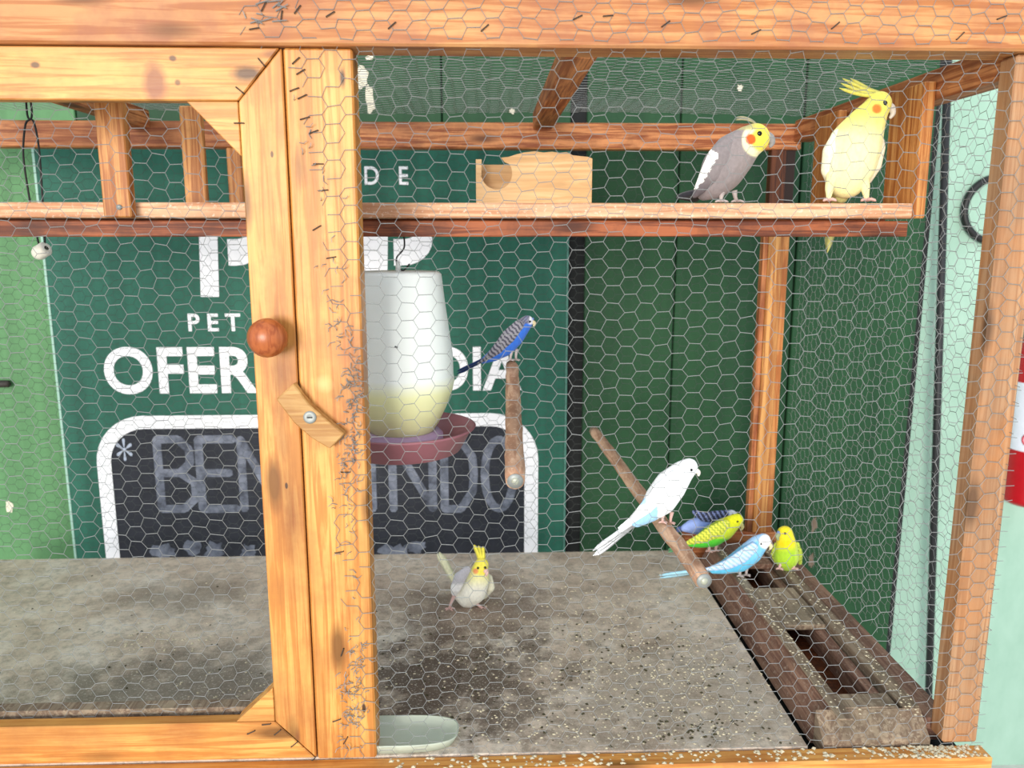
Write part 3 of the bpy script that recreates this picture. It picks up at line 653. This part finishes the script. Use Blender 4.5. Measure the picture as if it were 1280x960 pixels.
# ------------------------------------------------------------------ birds
def ball_geo(c, rx, ry, rz, vs, fs, nu=14, nv=9):
    b = len(vs); vs.append(c+Vector((0, 0, rz)))
    for j in range(1, nv):
        t = math.pi*j/nv
        for i in range(nu):
            a = 2*math.pi*i/nu; vs.append(c+Vector((rx*math.sin(t)*math.cos(a), ry*math.sin(t)*math.sin(a), rz*math.cos(t))))
    vs.append(c-Vector((0, 0, rz))); e = len(vs)-1
    for i in range(nu):
        i2 = (i+1) % nu
        fs.append((b, b+1+i, b+1+i2)); fs.append((e, b+1+(nv-2)*nu+i2, b+1+(nv-2)*nu+i))
        for j in range(nv-2):
            fs.append((b+1+j*nu+i, b+1+(j+1)*nu+i, b+1+(j+1)*nu+i2, b+1+j*nu+i2))
class Bird:
    def __init__(self, name, label, Y, feet, group, ref):
        """feet: (px,py) of the ground under the bird at depth Y"""
        self.Y = Y; self.e = empty(name, at(*feet, Y=Y)); tag(self.e, label, 'bird', group)
        c = at(*ref, Y=Y); self.s = (c-CAM).dot(FW)/F
        self.ref = ref; self.rw = c
    def P(self, px, py, dy=0): return at(px, py, Y=self.Y+dy*self.s)      # dy in pixels of depth
    def uv(self, v):                         # plumage coordinates of the bird's flank, the same on both flanks
        q = Vector((v.x, self.Y-abs(v.y-self.Y), v.z))-CAM; z = q.dot(FW)
        return 640+F*q.dot(RT)/z, 480-F*q.dot(UP)/z
    def blob(self, name, chain, colfn, lat=.9, vox=1.7, smooth=8, sub=7, parent=None, flip=False):
        vs, fs = [], []
        for (a, b) in zip(chain, chain[1:]):
            for k in range(sub+1):
                t = k/sub; q = [a[i]+(b[i]-a[i])*t for i in range(4)]
                r = q[3]*self.s; ball_geo(self.P(q[0], q[1], -q[2] if flip else q[2]), r, r*lat, r, vs, fs)
        me = bpy.data.meshes.new('tmp'); me.from_pydata(vs, [], fs); me.update()
        to = bpy.data.objects.new('tmp', me); COL.objects.link(to)
        m = to.modifiers.new('r', 'REMESH'); m.mode = 'VOXEL'; m.voxel_size = vox*self.s
        m2 = to.modifiers.new('s', 'SMOOTH'); m2.factor = .5; m2.iterations = smooth
        out = bpy.data.meshes.new_from_object(to.evaluated_get(bpy.context.evaluated_depsgraph_get()))
        COL.objects.unlink(to); bpy.data.objects.remove(to)
        vs2 = [v.co.copy() for v in out.vertices]; fs2 = [tuple(p.vertices) for p in out.polygons]
        bpy.data.meshes.remove(out)
        cols = []
        for v in vs2:
            u, w_ = self.uv(v); cols.append(colfn(u, w_, (v.y-self.Y)/self.s))
        return mk(name, vs2, fs2, PLUME, parent or self.e, smooth=True, cols=cols)
    def blades(self, name, items, thick=.5, parent=None):
        """feathers: (p0, p1, w0, wmid, colour[, bend]) pixel points (px,py,dy)"""
        vs, fs, cols = [], [], []
        for it in items:
            a, b, w0, wm, col = it[:5]; bend = it[5] if len(it) > 5 else (0, 0)
            n = 8; A, B = Vector(a), Vector(b)
            d = Vector((B.x-A.x, B.y-A.y, 0)); nrm = Vector((-d.y, d.x, 0)).normalized()
            base = len(vs)
            for k in range(n+1):
                t = k/n; c = A.lerp(B, t); k4 = 4*t*(1-t); c.x += bend[0]*k4; c.y += bend[1]*k4
                ww = (w0+(wm-w0)*min(1, t*2.2)) * (1 if t < .72 else math.sqrt(max(0.02, 1-((t-.72)/.28)**2)))
                for sgn, dz in ((-1, 0), (0, -thick), (1, 0), (0, thick)):
                    q = c+nrm*(sgn*ww); vs.append(self.P(q.x, q.y, c.z+dz)); cols.append(col(t) if callable(col) else col)
            for k in range(n):
                for m in range(4):
                    m2 = (m+1) % 4; fs.append((base+k*4+m, base+k*4+m2, base+(k+1)*4+m2, base+(k+1)*4+m))
            fs.append((base, base+1, base+2, base+3)); fs.append(tuple(base+n*4+m for m in range(4)))
        return mk(name, vs, fs, PLUME, parent or self.e, smooth=True, cols=cols)
    def eye(self, px, py, dy, r, both=True, ring=None):
        for sg in ((1, -1) if both else (1,)):
            c = self.P(px, py, -dy if sg == 1 else dy); vs, fs = [], []; ball_geo(c, r*self.s, r*self.s*.6, r*self.s, vs, fs, 12, 8)
            mk('eye', vs, fs, EYE, self.e, smooth=True)
    def beak(self, pts, rads, col):
        vs, fs = tube_geo(spline([self.P(*p) for p in pts], 4), [x*self.s for x in [rads[0]+(rads[-1]-rads[0])*(i/((len(pts)-1)*4))**1.3 for i in range((len(pts)-1)*4+1)]], 10)
        return mk('beak', vs, fs, PLUME, self.e, smooth=True, cols=[col]*len(vs))
    def leg(self, hip, foot, r=1.6, mat=None, toes=7, fdy=0, hdy=0, spread=1.0):
        a = self.P(hip[0], hip[1], hdy); f = self.P(foot[0], foot[1], fdy); s = self.s
        vs, fs = tube_geo([a, a.lerp(f, .55)+Vector((-.6*s, 0, 0)), f+Vector((0, 0, r*.9*s))], [r*1.7*s, r*1.15*s, r*s], 8)
        for ang, L in ((-25, 1), (25, 1.05), (160, .75), (205, .8)):
            an = math.radians(ang*spread-20); d = Vector((math.cos(an), math.sin(an), 0))*toes*L*s
            o = f+Vector((0, 0, r*.8*s))
            tube_geo([o, o+d*.5+Vector((0, 0, r*.35*s)), o+d*.9-Vector((0, 0, r*.1*s)), o+d*1.05-Vector((0, 0, r*.5*s))], [r*.8*s, r*.75*s, r*.6*s, r*.25*s], 6, True, vs, fs)
        return mk('leg', vs, fs, mat or SKIN, self.e, smooth=True)
def sm(a, b, x):
    t = max(0, min(1, (x-a)/(b-a))); return t*t*(3-2*t)
def mixc(a, b, t): return tuple(p+(q-p)*t for p, q in zip(a, b))
def dist(u, v, cx, cy, sx_=1, sy_=1): return math.hypot((u-cx)/sx_, (v-cy)/sy_)
def hsh(u, v): return math.sin(u*12.9898+v*78.233)*43758.5453 % 1
GC = 'cockatiels in the cage'; GB = 'budgies in the cage'

# grey cockatiel
B = Bird('cockatiel', 'grey cockatiel with yellow face, orange cheek and white wing patch on shelf', .245, (905, 254), GC, (910, 212))
GREY, DGREY, YEL, CRM, ORG = S(138, 128, 128), S(92, 86, 90), S(244, 224, 84), S(246, 238, 190), S(246, 98, 36)
def ga(u, v, d):
    c = mixc(GREY, S(150, 138, 136), sm(890, 940, u))
    c = mixc(c, DGREY, .5*sm(0, 1, (886-u)/12))
    f = dist(u, v, 948, 175, 1, 1.05)
    c = mixc(c, CRM, 1-sm(19, 22, f)) if u > 927 and v > 157 else c
    c = mixc(c, YEL, 1-sm(13, 18, dist(u, v, 954, 174)))
    if v < 163: c = mixc(c, mixc(S(190, 178, 120), YEL, sm(935, 952, u)), 1-sm(160, 164, v))
    return mixc(c, ORG, 1-sm(5.5, 7.5, dist(u, v, 938.5, 174)))
B.blob('body', [(944, 173, 0, 18.5), (932, 180, 0, 21), (916, 195, 0, 27.5), (904, 211, 0, 28), (893, 228, 0, 21), (880, 241, 2, 10)], ga, .82)
def gw(u, v, d):
    t = (u-872)*.45+(v-232)*-.0
    e = dist(u, v, 882, 213)
    axis = (u-888)*.86+(v-205)*.5          # across the wing
    along = (u-888)*-.5+(v-205)*.86
    wv = axis+.9*math.sin(along*.7)+.6*math.sin(along*1.9)
    if -10 < wv < 3.5-max(0, along-22)*.25 and -16 < along < 38: return S(250, 246, 238)
    return mixc(GREY, S(84, 78, 84), sm(3, 40, along)*.8)
for sg in (1, -1):
    B.blob('wing', [(908, 183, -15*sg, 11), (898, 198, -18*sg, 15), (888, 216, -16*sg, 13), (876, 234, -10*sg, 8), (868, 245, -5*sg, 3.5)], gw, .42, 1.4, 5)
B.blades('tail', [((880, 238, 6+k), (853+k*4, 249+k*.9, 40+k*4), 4, 4.5, S(58+6*k, 56+5*k, 62+5*k)) for k in range(-2, 4)], .8)
B.blades('crest', [((946, 156, k), (921+k, 146+abs(k)*2, k*1.5), 1.4, 1.2, mixc(S(150, 142, 130), S(190, 180, 110), .4), (2, -3)) for k in (-2, -1, 0, 1, 2)], .5)
B.eye(949.5, 167, 14.2, 3.2)
B.beak([(957, 170, 0), (963, 173, 0), (965, 179, 0), (962, 184, 0)], [6.5, 1.5], S(150, 146, 144))
B.leg((903, 240), (901, 253.5), 2.2, GSKIN, 9, -9, -8); B.leg((918, 238), (921, 253.5), 2.2, GSKIN, 9, 6, 4)

# yellow cockatiel
B = Bird('cockatiel', 'pale yellow cockatiel with raised crest standing tall on the shelf', .228, (1062, 253), GC, (1066, 190))
LEM, PALE = S(246, 232, 108), S(248, 240, 178)
def ya(u, v, d):
    c = mixc(PALE, LEM, 1-sm(135, 185, v))
    c = mixc(c, S(250, 246, 216), .8*(1-sm(1028, 1052, u))*sm(160, 185, v))
    c = mixc(c, S(232, 222, 150), .5*sm(225, 245, v))
    if dist(u, v, 1054, 168, 9, 4) < 1: c = mixc(c, S(196, 190, 170), .6)
    return mixc(c, S(240, 128, 52), 1-sm(4.5, 7.5, dist(u, v, 1096, 136)))
B.blob('body', [(1099, 130, 0, 15.5), (1091, 142, 0, 18), (1080, 160, 0, 25), (1068, 183, 0, 33.5), (1063, 206, 0, 32), (1059, 224, 2, 24), (1054, 234, 6, 14)], ya, .84)
for sg in (1, -1):
    B.blob('wing', [(1048, 170, -8*sg+4, 9), (1040, 190, -10*sg+6, 12), (1037, 212, -8*sg+10, 11), (1040, 232, -4*sg+18, 6)], lambda u, v, d: S(250, 244, 206), .8, 1.5, 6)
B.blob('wing', [(1098, 165, 10, 5), (1101, 185, 14, 6), (1096, 208, 16, 6), (1086, 226, 20, 4)], lambda u, v, d: S(238, 232, 204), .9, 1.5, 6)
B.blades('tail', [((1052+k*3, 228, 26), (1034+k*1.5, 316-abs(k)*5, 96), 6, 4.5, S(226, 214, 126)) for k in (-1, 0, 1)], 1)
B.blob('vent', [(1055, 232, 6, 11), (1052, 246, 12, 8.5)], lambda u, v, d: S(186, 180, 116), .9, 1.5, 5)
B.blades('crest', [((1096+k*2, 117+abs(k)*.5, k), (1053+k*6+abs(k)*4, 98-k*3+abs(k)*3, k*1.5), 3.2, 2.6, LEM, (6, 4)) for k in (-2, -1, 0, 1)] + [((1100, 118, 0), (1066, 106, 1), 4, 4, LEM, (3, 2)), ((1102, 119, 0), (1074, 110, 0), 4, 4, LEM, (2, 0))], .6)
B.eye(1106, 129, 12.0, 3.3)
for q_ in ([(1041, 220, -6, 8), (1037, 234, -5, 6), (1036, 246, -6, 3.6)], [(1076, 216, -12, 9), (1081, 232, -10, 6.5), (1083, 246, -10, 3.6)]): B.blob('thigh', q_, lambda u, v, d: S(246, 238, 176), .9, 1.4, 5)
B.beak([(1108, 133, 0), (1114, 135, 0), (1116, 142, 0), (1112, 148, 0)], [6, 1.5], S(214, 204, 190))
B.leg((1037, 226), (1036, 252.5), 3.0, SKIN, 9, -6, 2); B.leg((1080, 222), (1084, 252.5), 3.0, SKIN, 10, -10, -6)

# pale young cockatiel on the floor
fy = at(585, 758, Z=ZF).y
B = Bird('cockatiel', 'small whitish cockatiel with yellow head walking on the cage floor', fy, (585, 758), GC, (585, 735))
def pa(u, v, d):
    c = mixc(S(238, 234, 218), S(196, 194, 196), .75*(1-sm(572, 582, u))*(1-sm(728, 736, v)))
    c = mixc(c, S(242, 234, 160), (1-sm(718, 740, v))*sm(578, 590, u))
    c = mixc(c, S(246, 230, 90), 1-sm(11, 15, dist(u, v, 602, 706)))
    return mixc(c, S(244, 160, 100), 1-sm(2.5, 4, dist(u, v, 594.5, 714)))
B.blob('body', [(602, 706, -8, 9), (600, 714, -7, 11), (597, 726, -4, 15), (592, 738, 0, 17), (585, 745, 4, 15), (574, 738, 10, 11)], pa, .92, 1.3, 7)
B.blob('wing', [(584, 712, -14, 5), (575, 722, -13, 8), (570, 734, -8, 7), (568, 742, 0, 4)], lambda u, v, d: mixc(S(186, 182, 186), S(246, 244, 240), sm(727, 733, v)), .55, 1.2, 4)
B.blob('wing', [(611, 722, 8, 5), (612, 734, 10, 7), (604, 744, 16, 6)], lambda u, v, d: S(222, 216, 190), .6, 1.2, 4)
B.blades('tail', [((572, 733, 12), (549+k*2.4, 690+abs(k)*2, 22), 4.5, 4, S(232, 228, 190)) for k in (-1, 0, 1)], 1)
B.blades('crest', [((602+k*2, 698, -8), (598+k*5.5, 682-(k == -1)*2+abs(k), -6+k), 3.6, 2.6, S(248, 232, 84)) for k in (-1, 0, 1)] + [((600, 700, -8), (593, 681, -6), 3, 2, S(248, 236, 120))], .7)
B.eye(597.6, 710, 15.4, 1.7, False); B.eye(606.4, 709.5, 15.6, 1.6, False)
B.beak([(607, 713, -15), (608.5, 716, -17), (607.5, 720, -16)], [3.2, 1.0], S(240, 196, 186))
B.leg((568, 744), (561.5, 762), 1.5, SKIN, 7, -6, 0, 1.2); B.leg((594, 752), (604, 761.5), 1.5, SKIN, 7, -4, -2, 1.2)

def budgie(name, label, Y, feet, chain, colf, wings, wcol, tail, tcol, eye, beak, legs, cere=None, lat=.85, eyeboth=True, face=1):
    ref = (chain[2][0], chain[2][1])
    b = Bird(name, label, Y, feet, GB, ref)
    b.blob('body', chain, colf, lat, 1.2, 6)
    for w_ in wings: b.blob('wing', w_, wcol, .45, 1.1, 4)
    if tail:
        (a, e, w0, n) = tail
        b.blades('tail', [((a[0], a[1]+k*.5, a[2]+k), (e[0]-abs(k)*3+0, e[1]+k*1.6-abs(k)*1.2, e[2]+k*1.5), w0, w0*.8, tcol) for k in range(-(n//2), n//2+1)], .7)
    b.eye(*eye, eyeboth)
    b.beak(*beak)
    for l in legs: b.leg(*l)
    if cere:
        vs, fs = [], []; ball_geo(b.P(*cere[0]), cere[1]*b.s, cere[1]*b.s*1.2, cere[1]*b.s, vs, fs, 10, 7); mk('cere', vs, fs, PLUME, b.e, smooth=True, cols=[cere[2]]*len(vs))
    return b
WHT = S(250, 250, 252)
# white budgie on the long perch: stands where the perch passes under it
tq = 0
while True:
    pc = PN2.lerp(PF2, tq); q_ = pc-CAM
    if 640+F*q_.dot(RT)/q_.dot(FW) < 833: break
    tq += .01
YW = pc.y
def wa(u, v, d):
    c = WHT
    if dist(u, v, 801, 628, 7, 6) < 1: c = S(150, 200, 240)
    if v > 600+ (835-u)*.55+22 and u < 822: c = mixc(c, S(160, 206, 238), sm(0, 5, v-(622+(835-u)*.55)))
    return c
budgie('budgie', 'all white budgie with pale blue rump on the long perch', YW, (832, 654),
       [(861, 584, 0, 11.5), (852, 591, 0, 15), (838, 607, 0, 20.5), (826, 624, 0, 20.5), (812, 639, 0, 14), (796, 652, 2, 7.5)], wa,
       [[(842, 597, -12*sg, 9), (826, 614, -15*sg, 11), (808, 634, -12*sg, 9), (790, 650, -6*sg, 5), (774, 660, -3*sg, 2.2)] for sg in (1, -1)], lambda u, v, d: WHT if dist(u, v, 802, 626, 6, 5) > 1 else S(176, 214, 244),
       ((800, 648, 3), (747, 694, 8), 4, 5), S(244, 246, 250), (864, 587.5, 9.6, 2.0), ([(868, 588, 0), (873, 590, 0), (873, 595, 0)], [4, 1.2], S(236, 226, 214)),
       [((830, 640), (828, 654), 1.6, SKIN, 6, -5, -4), ((840, 640), (838, 655), 1.6, SKIN, 6, 4, 4)], ((869, 585, 0), 3, S(240, 230, 236)))
# blue budgie on the short perch
YB2 = PF1.y-.02
BLU = S(52, 104, 196)
def ba(u, v, d):
    c = mixc(BLU, S(40, 84, 168), sm(640, 612, u) if False else 0)
    c = mixc(c, S(104, 104, 120), 1-sm(0, 3, (v-398)-(660-u)*.62-4)) if u < 656 else c
    c = mixc(c, S(222, 220, 224), 1-sm(4, 7, dist(u, v, 664, 400)))
    if v < 404 and u < 662: c = mixc(c, S(120, 118, 132) if int((u+v)/2.2) % 2 else S(84, 84, 98), .9)
    return c
def bwc(u, v, d):
    k = math.sin((-u*.72+v*.69)*1.25+math.sin(u*.6+v*.5)*.7)
    return mixc(S(146, 142, 150), S(62, 62, 76), sm(-.2, .5, k))
budgie('budgie', 'bright blue budgie with grey barred wings on the end of the short perch', YB2, (640, 451),
       [(659, 402, 0, 8), (652, 409, 0, 10.5), (642, 421, 0, 13), (631, 433, 0, 12.5), (617, 444, 0, 8), (604, 451, 0, 4)], ba,
       [[(648, 407, -8*sg, 7), (636, 420, -10*sg, 9), (622, 436, -8*sg, 7), (608, 448, -4*sg, 3.5), (596, 455, -2*sg, 1.6)] for sg in (1, -1)], bwc,
       ((610, 447, 0), (574, 467, 0), 2.2, 3), S(30, 52, 100), (662.5, 402, 7.2, 1.4), ([(664, 402, 0), (668, 404, 0), (667, 408, 0)], [3.2, 1], S(206, 190, 150)),
       [((640, 438), (638, 451), 1.4, GSKIN, 5, -4, -3), ((646, 436), (645, 451), 1.4, GSKIN, 5, 4, 3)], ((665.5, 399, 0), 2, S(110, 130, 190)))
# light blue budgie on the trough rim
SKY = S(126, 196, 232)
yl = at(928, 721, Z=.798).y
def la(u, v, d):
    c = mixc(SKY, S(96, 186, 222), sm(690, 712, v))
    if v < 682+(930-u)*.3: c = mixc(c, S(168, 200, 236), .8)
    if u > 947 and v < 690: c = mixc(c, S(246, 244, 240), 1-sm(8, 10.5, dist(u, v, 958, 677)))
    return c
def lw(u, v, d):
    k = math.sin((-u*.6+v*.8)*1.3); return mixc(S(206, 218, 242), S(150, 196, 236), sm(-.2, .9, k))
budgie('budgie', 'sky blue budgie with white face on the left rim of the trough', yl, (928, 721),
       [(954, 676, 0, 9.5), (947, 681, 0, 12), (938, 691, 0, 14.5), (925, 701, 0, 14), (908, 708, 0, 9.5), (892, 712, 1, 5.5)], la,
       [[(941, 685, -10*sg, 7), (927, 696, -11*sg, 9), (911, 705, -9*sg, 7), (893, 710, -5*sg, 4), (880, 712, -3*sg, 1.8)] for sg in (1, -1)], lw,
       ((895, 711, 2), (827, 722, 10), 3, 3), S(160, 208, 226), (951.5, 680, 9.3, 1.2), ([(961, 680, 0), (964, 683, 0), (962, 687, 0)], [3, 1], S(232, 216, 170)),
       [((926, 710), (925, 721), 1.5, GSKIN, 5, -3, -3), ((934, 708), (933, 720), 1.5, GSKIN, 5, 4, 4)], ((962.5, 677, 0), 2.2, S(210, 190, 190)))
# yellow-green budgie facing out
yh = at(983, 712, Z=.796).y
def ha(u, v, d):
    c = mixc(S(232, 214, 40), S(166, 202, 48), sm(678, 692, v))
    if dist(u, v, 983, 680, 9, 4) < 1: c = S(240, 206, 20)
    if u > 994: c = mixc(c, S(190, 206, 80), .6)
    return c
budgie('budgie', 'yellow budgie with lime green belly facing out from the right trough rim', yh, (983, 712),
       [(981, 667, -2, 10), (982, 673, -1, 11), (983, 684, 0, 13.5), (983, 696, 0, 15.5), (984, 703, 1, 11)], ha,
       [[(996, 681, 5, 4), (999, 692, 8, 5), (1000, 704, 14, 3)], [(971, 681, 5, 4), (968, 692, 8, 5), (970, 702, 14, 3)]], lambda u, v, d: S(190, 206, 70) if hsh(int(u), int(v)) > .3 else S(110, 126, 40),
       ((984, 700, 14), (990, 722, 44), 3, 3), S(120, 150, 80), (981.5, 667, 11.2, 1.5), ([(973, 668, -7), (971.5, 671, -9), (973, 675, -8)], [3, 1], S(150, 160, 120)),
       [((977, 702), (974, 712), 1.5, SKIN, 5, -8, -6), ((992, 702), (993, 712), 1.5, SKIN, 5, -8, -6)], ((973, 665.5, -7), 2.0, S(120, 140, 190)), eyeboth=False)
# green budgie, head down, on the far end of the trough
yg = at(888, 690, Z=.798).y
def gna(u, v, d):
    c = mixc(S(96, 190, 60), S(190, 208, 50), sm(868, 896, u)*(1-sm(668, 682, v)))
    if u > 900: c = mixc(c, S(214, 214, 30), 1-sm(652, 666, v))
    if v > 674: c = mixc(c, S(70, 196, 50), .8)
    return c
def gnw(u, v, d):
    k = math.sin((-u*.7+v*.7)*1.4+math.sin(u*.8+v)); return mixc(S(222, 220, 80), S(140, 164, 56), sm(-.1, .7, k))
budgie('budgie', 'yellow-green budgie bending forward at the far end of the trough', yg, (888, 690),
       [(921, 650, 0, 8.5), (915, 654, 0, 10.5), (904, 662, 0, 14), (890, 670, 0, 14), (876, 676, 0, 9), (864, 679, 0, 5)], gna,
       [[(906, 656, -10*sg, 7), (892, 665, -11*sg, 9.5), (876, 673, -9*sg, 7), (861, 678, -5*sg, 3.5)] for sg in (1, -1)], gnw,
       ((866, 677, 2), (838, 690, 12), 3, 3), S(96, 160, 110), (922, 652, 7.6, 1.3), ([(926, 655, 0), (928, 659, 0), (926, 663, 0)], [3, 1], S(190, 180, 120)),
       [((888, 680), (886, 690), 1.5, SKIN, 5, -4, -3), ((896, 679), (895, 690), 1.5, SKIN, 5, 4, 4)])
# violet-blue budgie behind it
yv = yg+.075
def va(u, v, d):
    c = mixc(S(124, 150, 214), S(150, 170, 226), sm(640, 656, v)*(1-sm(868, 880, u)))
    if u > 905: c = mixc(c, S(222, 224, 230), 1-sm(5, 8, dist(u, v, 915, 644)))
    return c
def vw(u, v, d):
    return S(40, 44, 62) if math.sin((-u*.8+v*.5)*1.3)+.4*math.sin(u*2.1+v) > -.45 else S(118, 130, 176)
budgie('budgie', 'violet-blue budgie with blackish wings behind the yellow-green budgie', yv, (893, 676),
       [(914, 645, 0, 8), (906, 649, 0, 10.5), (894, 653, 0, 13.5), (880, 657, 0, 13), (866, 658, 0, 9.5), (856, 660, 0, 5)], va,
       [[(906, 643, -8*sg, 6), (893, 646, -10*sg, 8), (880, 646, -9*sg, 6.5), (868, 640, -5*sg, 3.5)] for sg in (1, -1)], vw,
       ((862, 659, 2), (848, 664, 14), 3, 3), S(70, 90, 150), (916, 643, 7, 1.2), ([(920, 647, 0), (922, 650, 0), (921, 654, 0)], [3, 1], S(190, 180, 150)),
       [((890, 664), (889, 676), 1.4, GSKIN, 5, -4, -3), ((898, 663), (897, 676), 1.4, GSKIN, 5, 4, 4)])

# ------------------------------------------------------------------ husks and droppings
HUSK = plain('seed_husk', S(206, 192, 162), .8, .2, 0, .3); DROP = plain('dark_dropping', S(74, 68, 48), .8, .2, 0, .3)
def scatter(name, label, spots, mat, seed, smin, smax):
    r = random.Random(seed); vs, fs = [], []
    for (x, y, z) in spots:
        s = r.uniform(smin, smax); a = r.uniform(0, 6.28); b = len(vs); c, sn = math.cos(a), math.sin(a)
        for (px, py, pz) in ((-1, -.6, .02), (.8, -.7, .05), (.9, .6, .02), (-.7, .7, .06), (0, .05, .6)):
            vs.append(Vector((x+(px*c-py*sn)*s, y+(px*sn+py*c)*s, z+.0002+pz*s)))
        fs += [(b, b+1, b+4), (b+1, b+2, b+4), (b+2, b+3, b+4), (b+3, b, b+4), (b+3, b+2, b+1, b)]
    return tag(mk(name, vs, fs, mat), label, 'litter', None, 'stuff')
r = random.Random(5)
sp = []
def cluster(n, cx, cy, sx_, sy_, z=ZF):
    for k in range(n):
        x, y = r.gauss(cx, sx_), r.gauss(cy, sy_)
        if -1.15 < x < .474 and .004 < y < .74: sp.append((x, y, z))
cluster(900, .30, .18, .14, .14); cluster(260, .15, .10, .18, .06); cluster(320, .05, .25, .25, .16); cluster(120, -.62, .36, .04, .03); cluster(80, -.40, .17, .06, .05); cluster(160, -.5, .3, .3, .2); cluster(300, .2, .5, .2, .16)
scatter('seed_husks', 'pale seed husks scattered over the cage floor', sp, HUSK, 1, .0008, .0030)
sp = []
cluster(260, .30, .2, .15, .14); cluster(150, -.05, .2, .15, .12); cluster(70, .33, .05, .05, .025); cluster(80, -.6, .3, .3, .2)
scatter('droppings', 'dark droppings scattered over the cage floor', sp, DROP, 2, .0010, .0036)
sp = [(r.uniform(-.15, .73), r.uniform(-.030, -.002), ZF-.002) for k in range(260)] + [(r.gauss(.66, .05), r.uniform(-.030, -.002), ZF-.002) for k in range(160)]
sp = [q for q in sp if q[0] < .733]
scatter('rail_husks', 'pale husks and dirt caked on the front bottom rail', sp, HUSK, 3, .0012, .0042)
sp = []
for k in range(420):
    y = r.uniform(.01, .68); x = r.choice((r.uniform(.522, .541), r.uniform(.636, .658), r.uniform(.55, .62)))
    if .55 <= x <= .62:
        if .302 < y < .458: z = zt-.001
        elif y < .06: z = zt
        else: continue
    else: z = zt+.003 if x < .6 else zt
    sp.append((x, y, z))
scatter('trough_husks', 'pale husks lying on the rims of the wooden trough', sp, HUSK, 4, .0009, .0028)
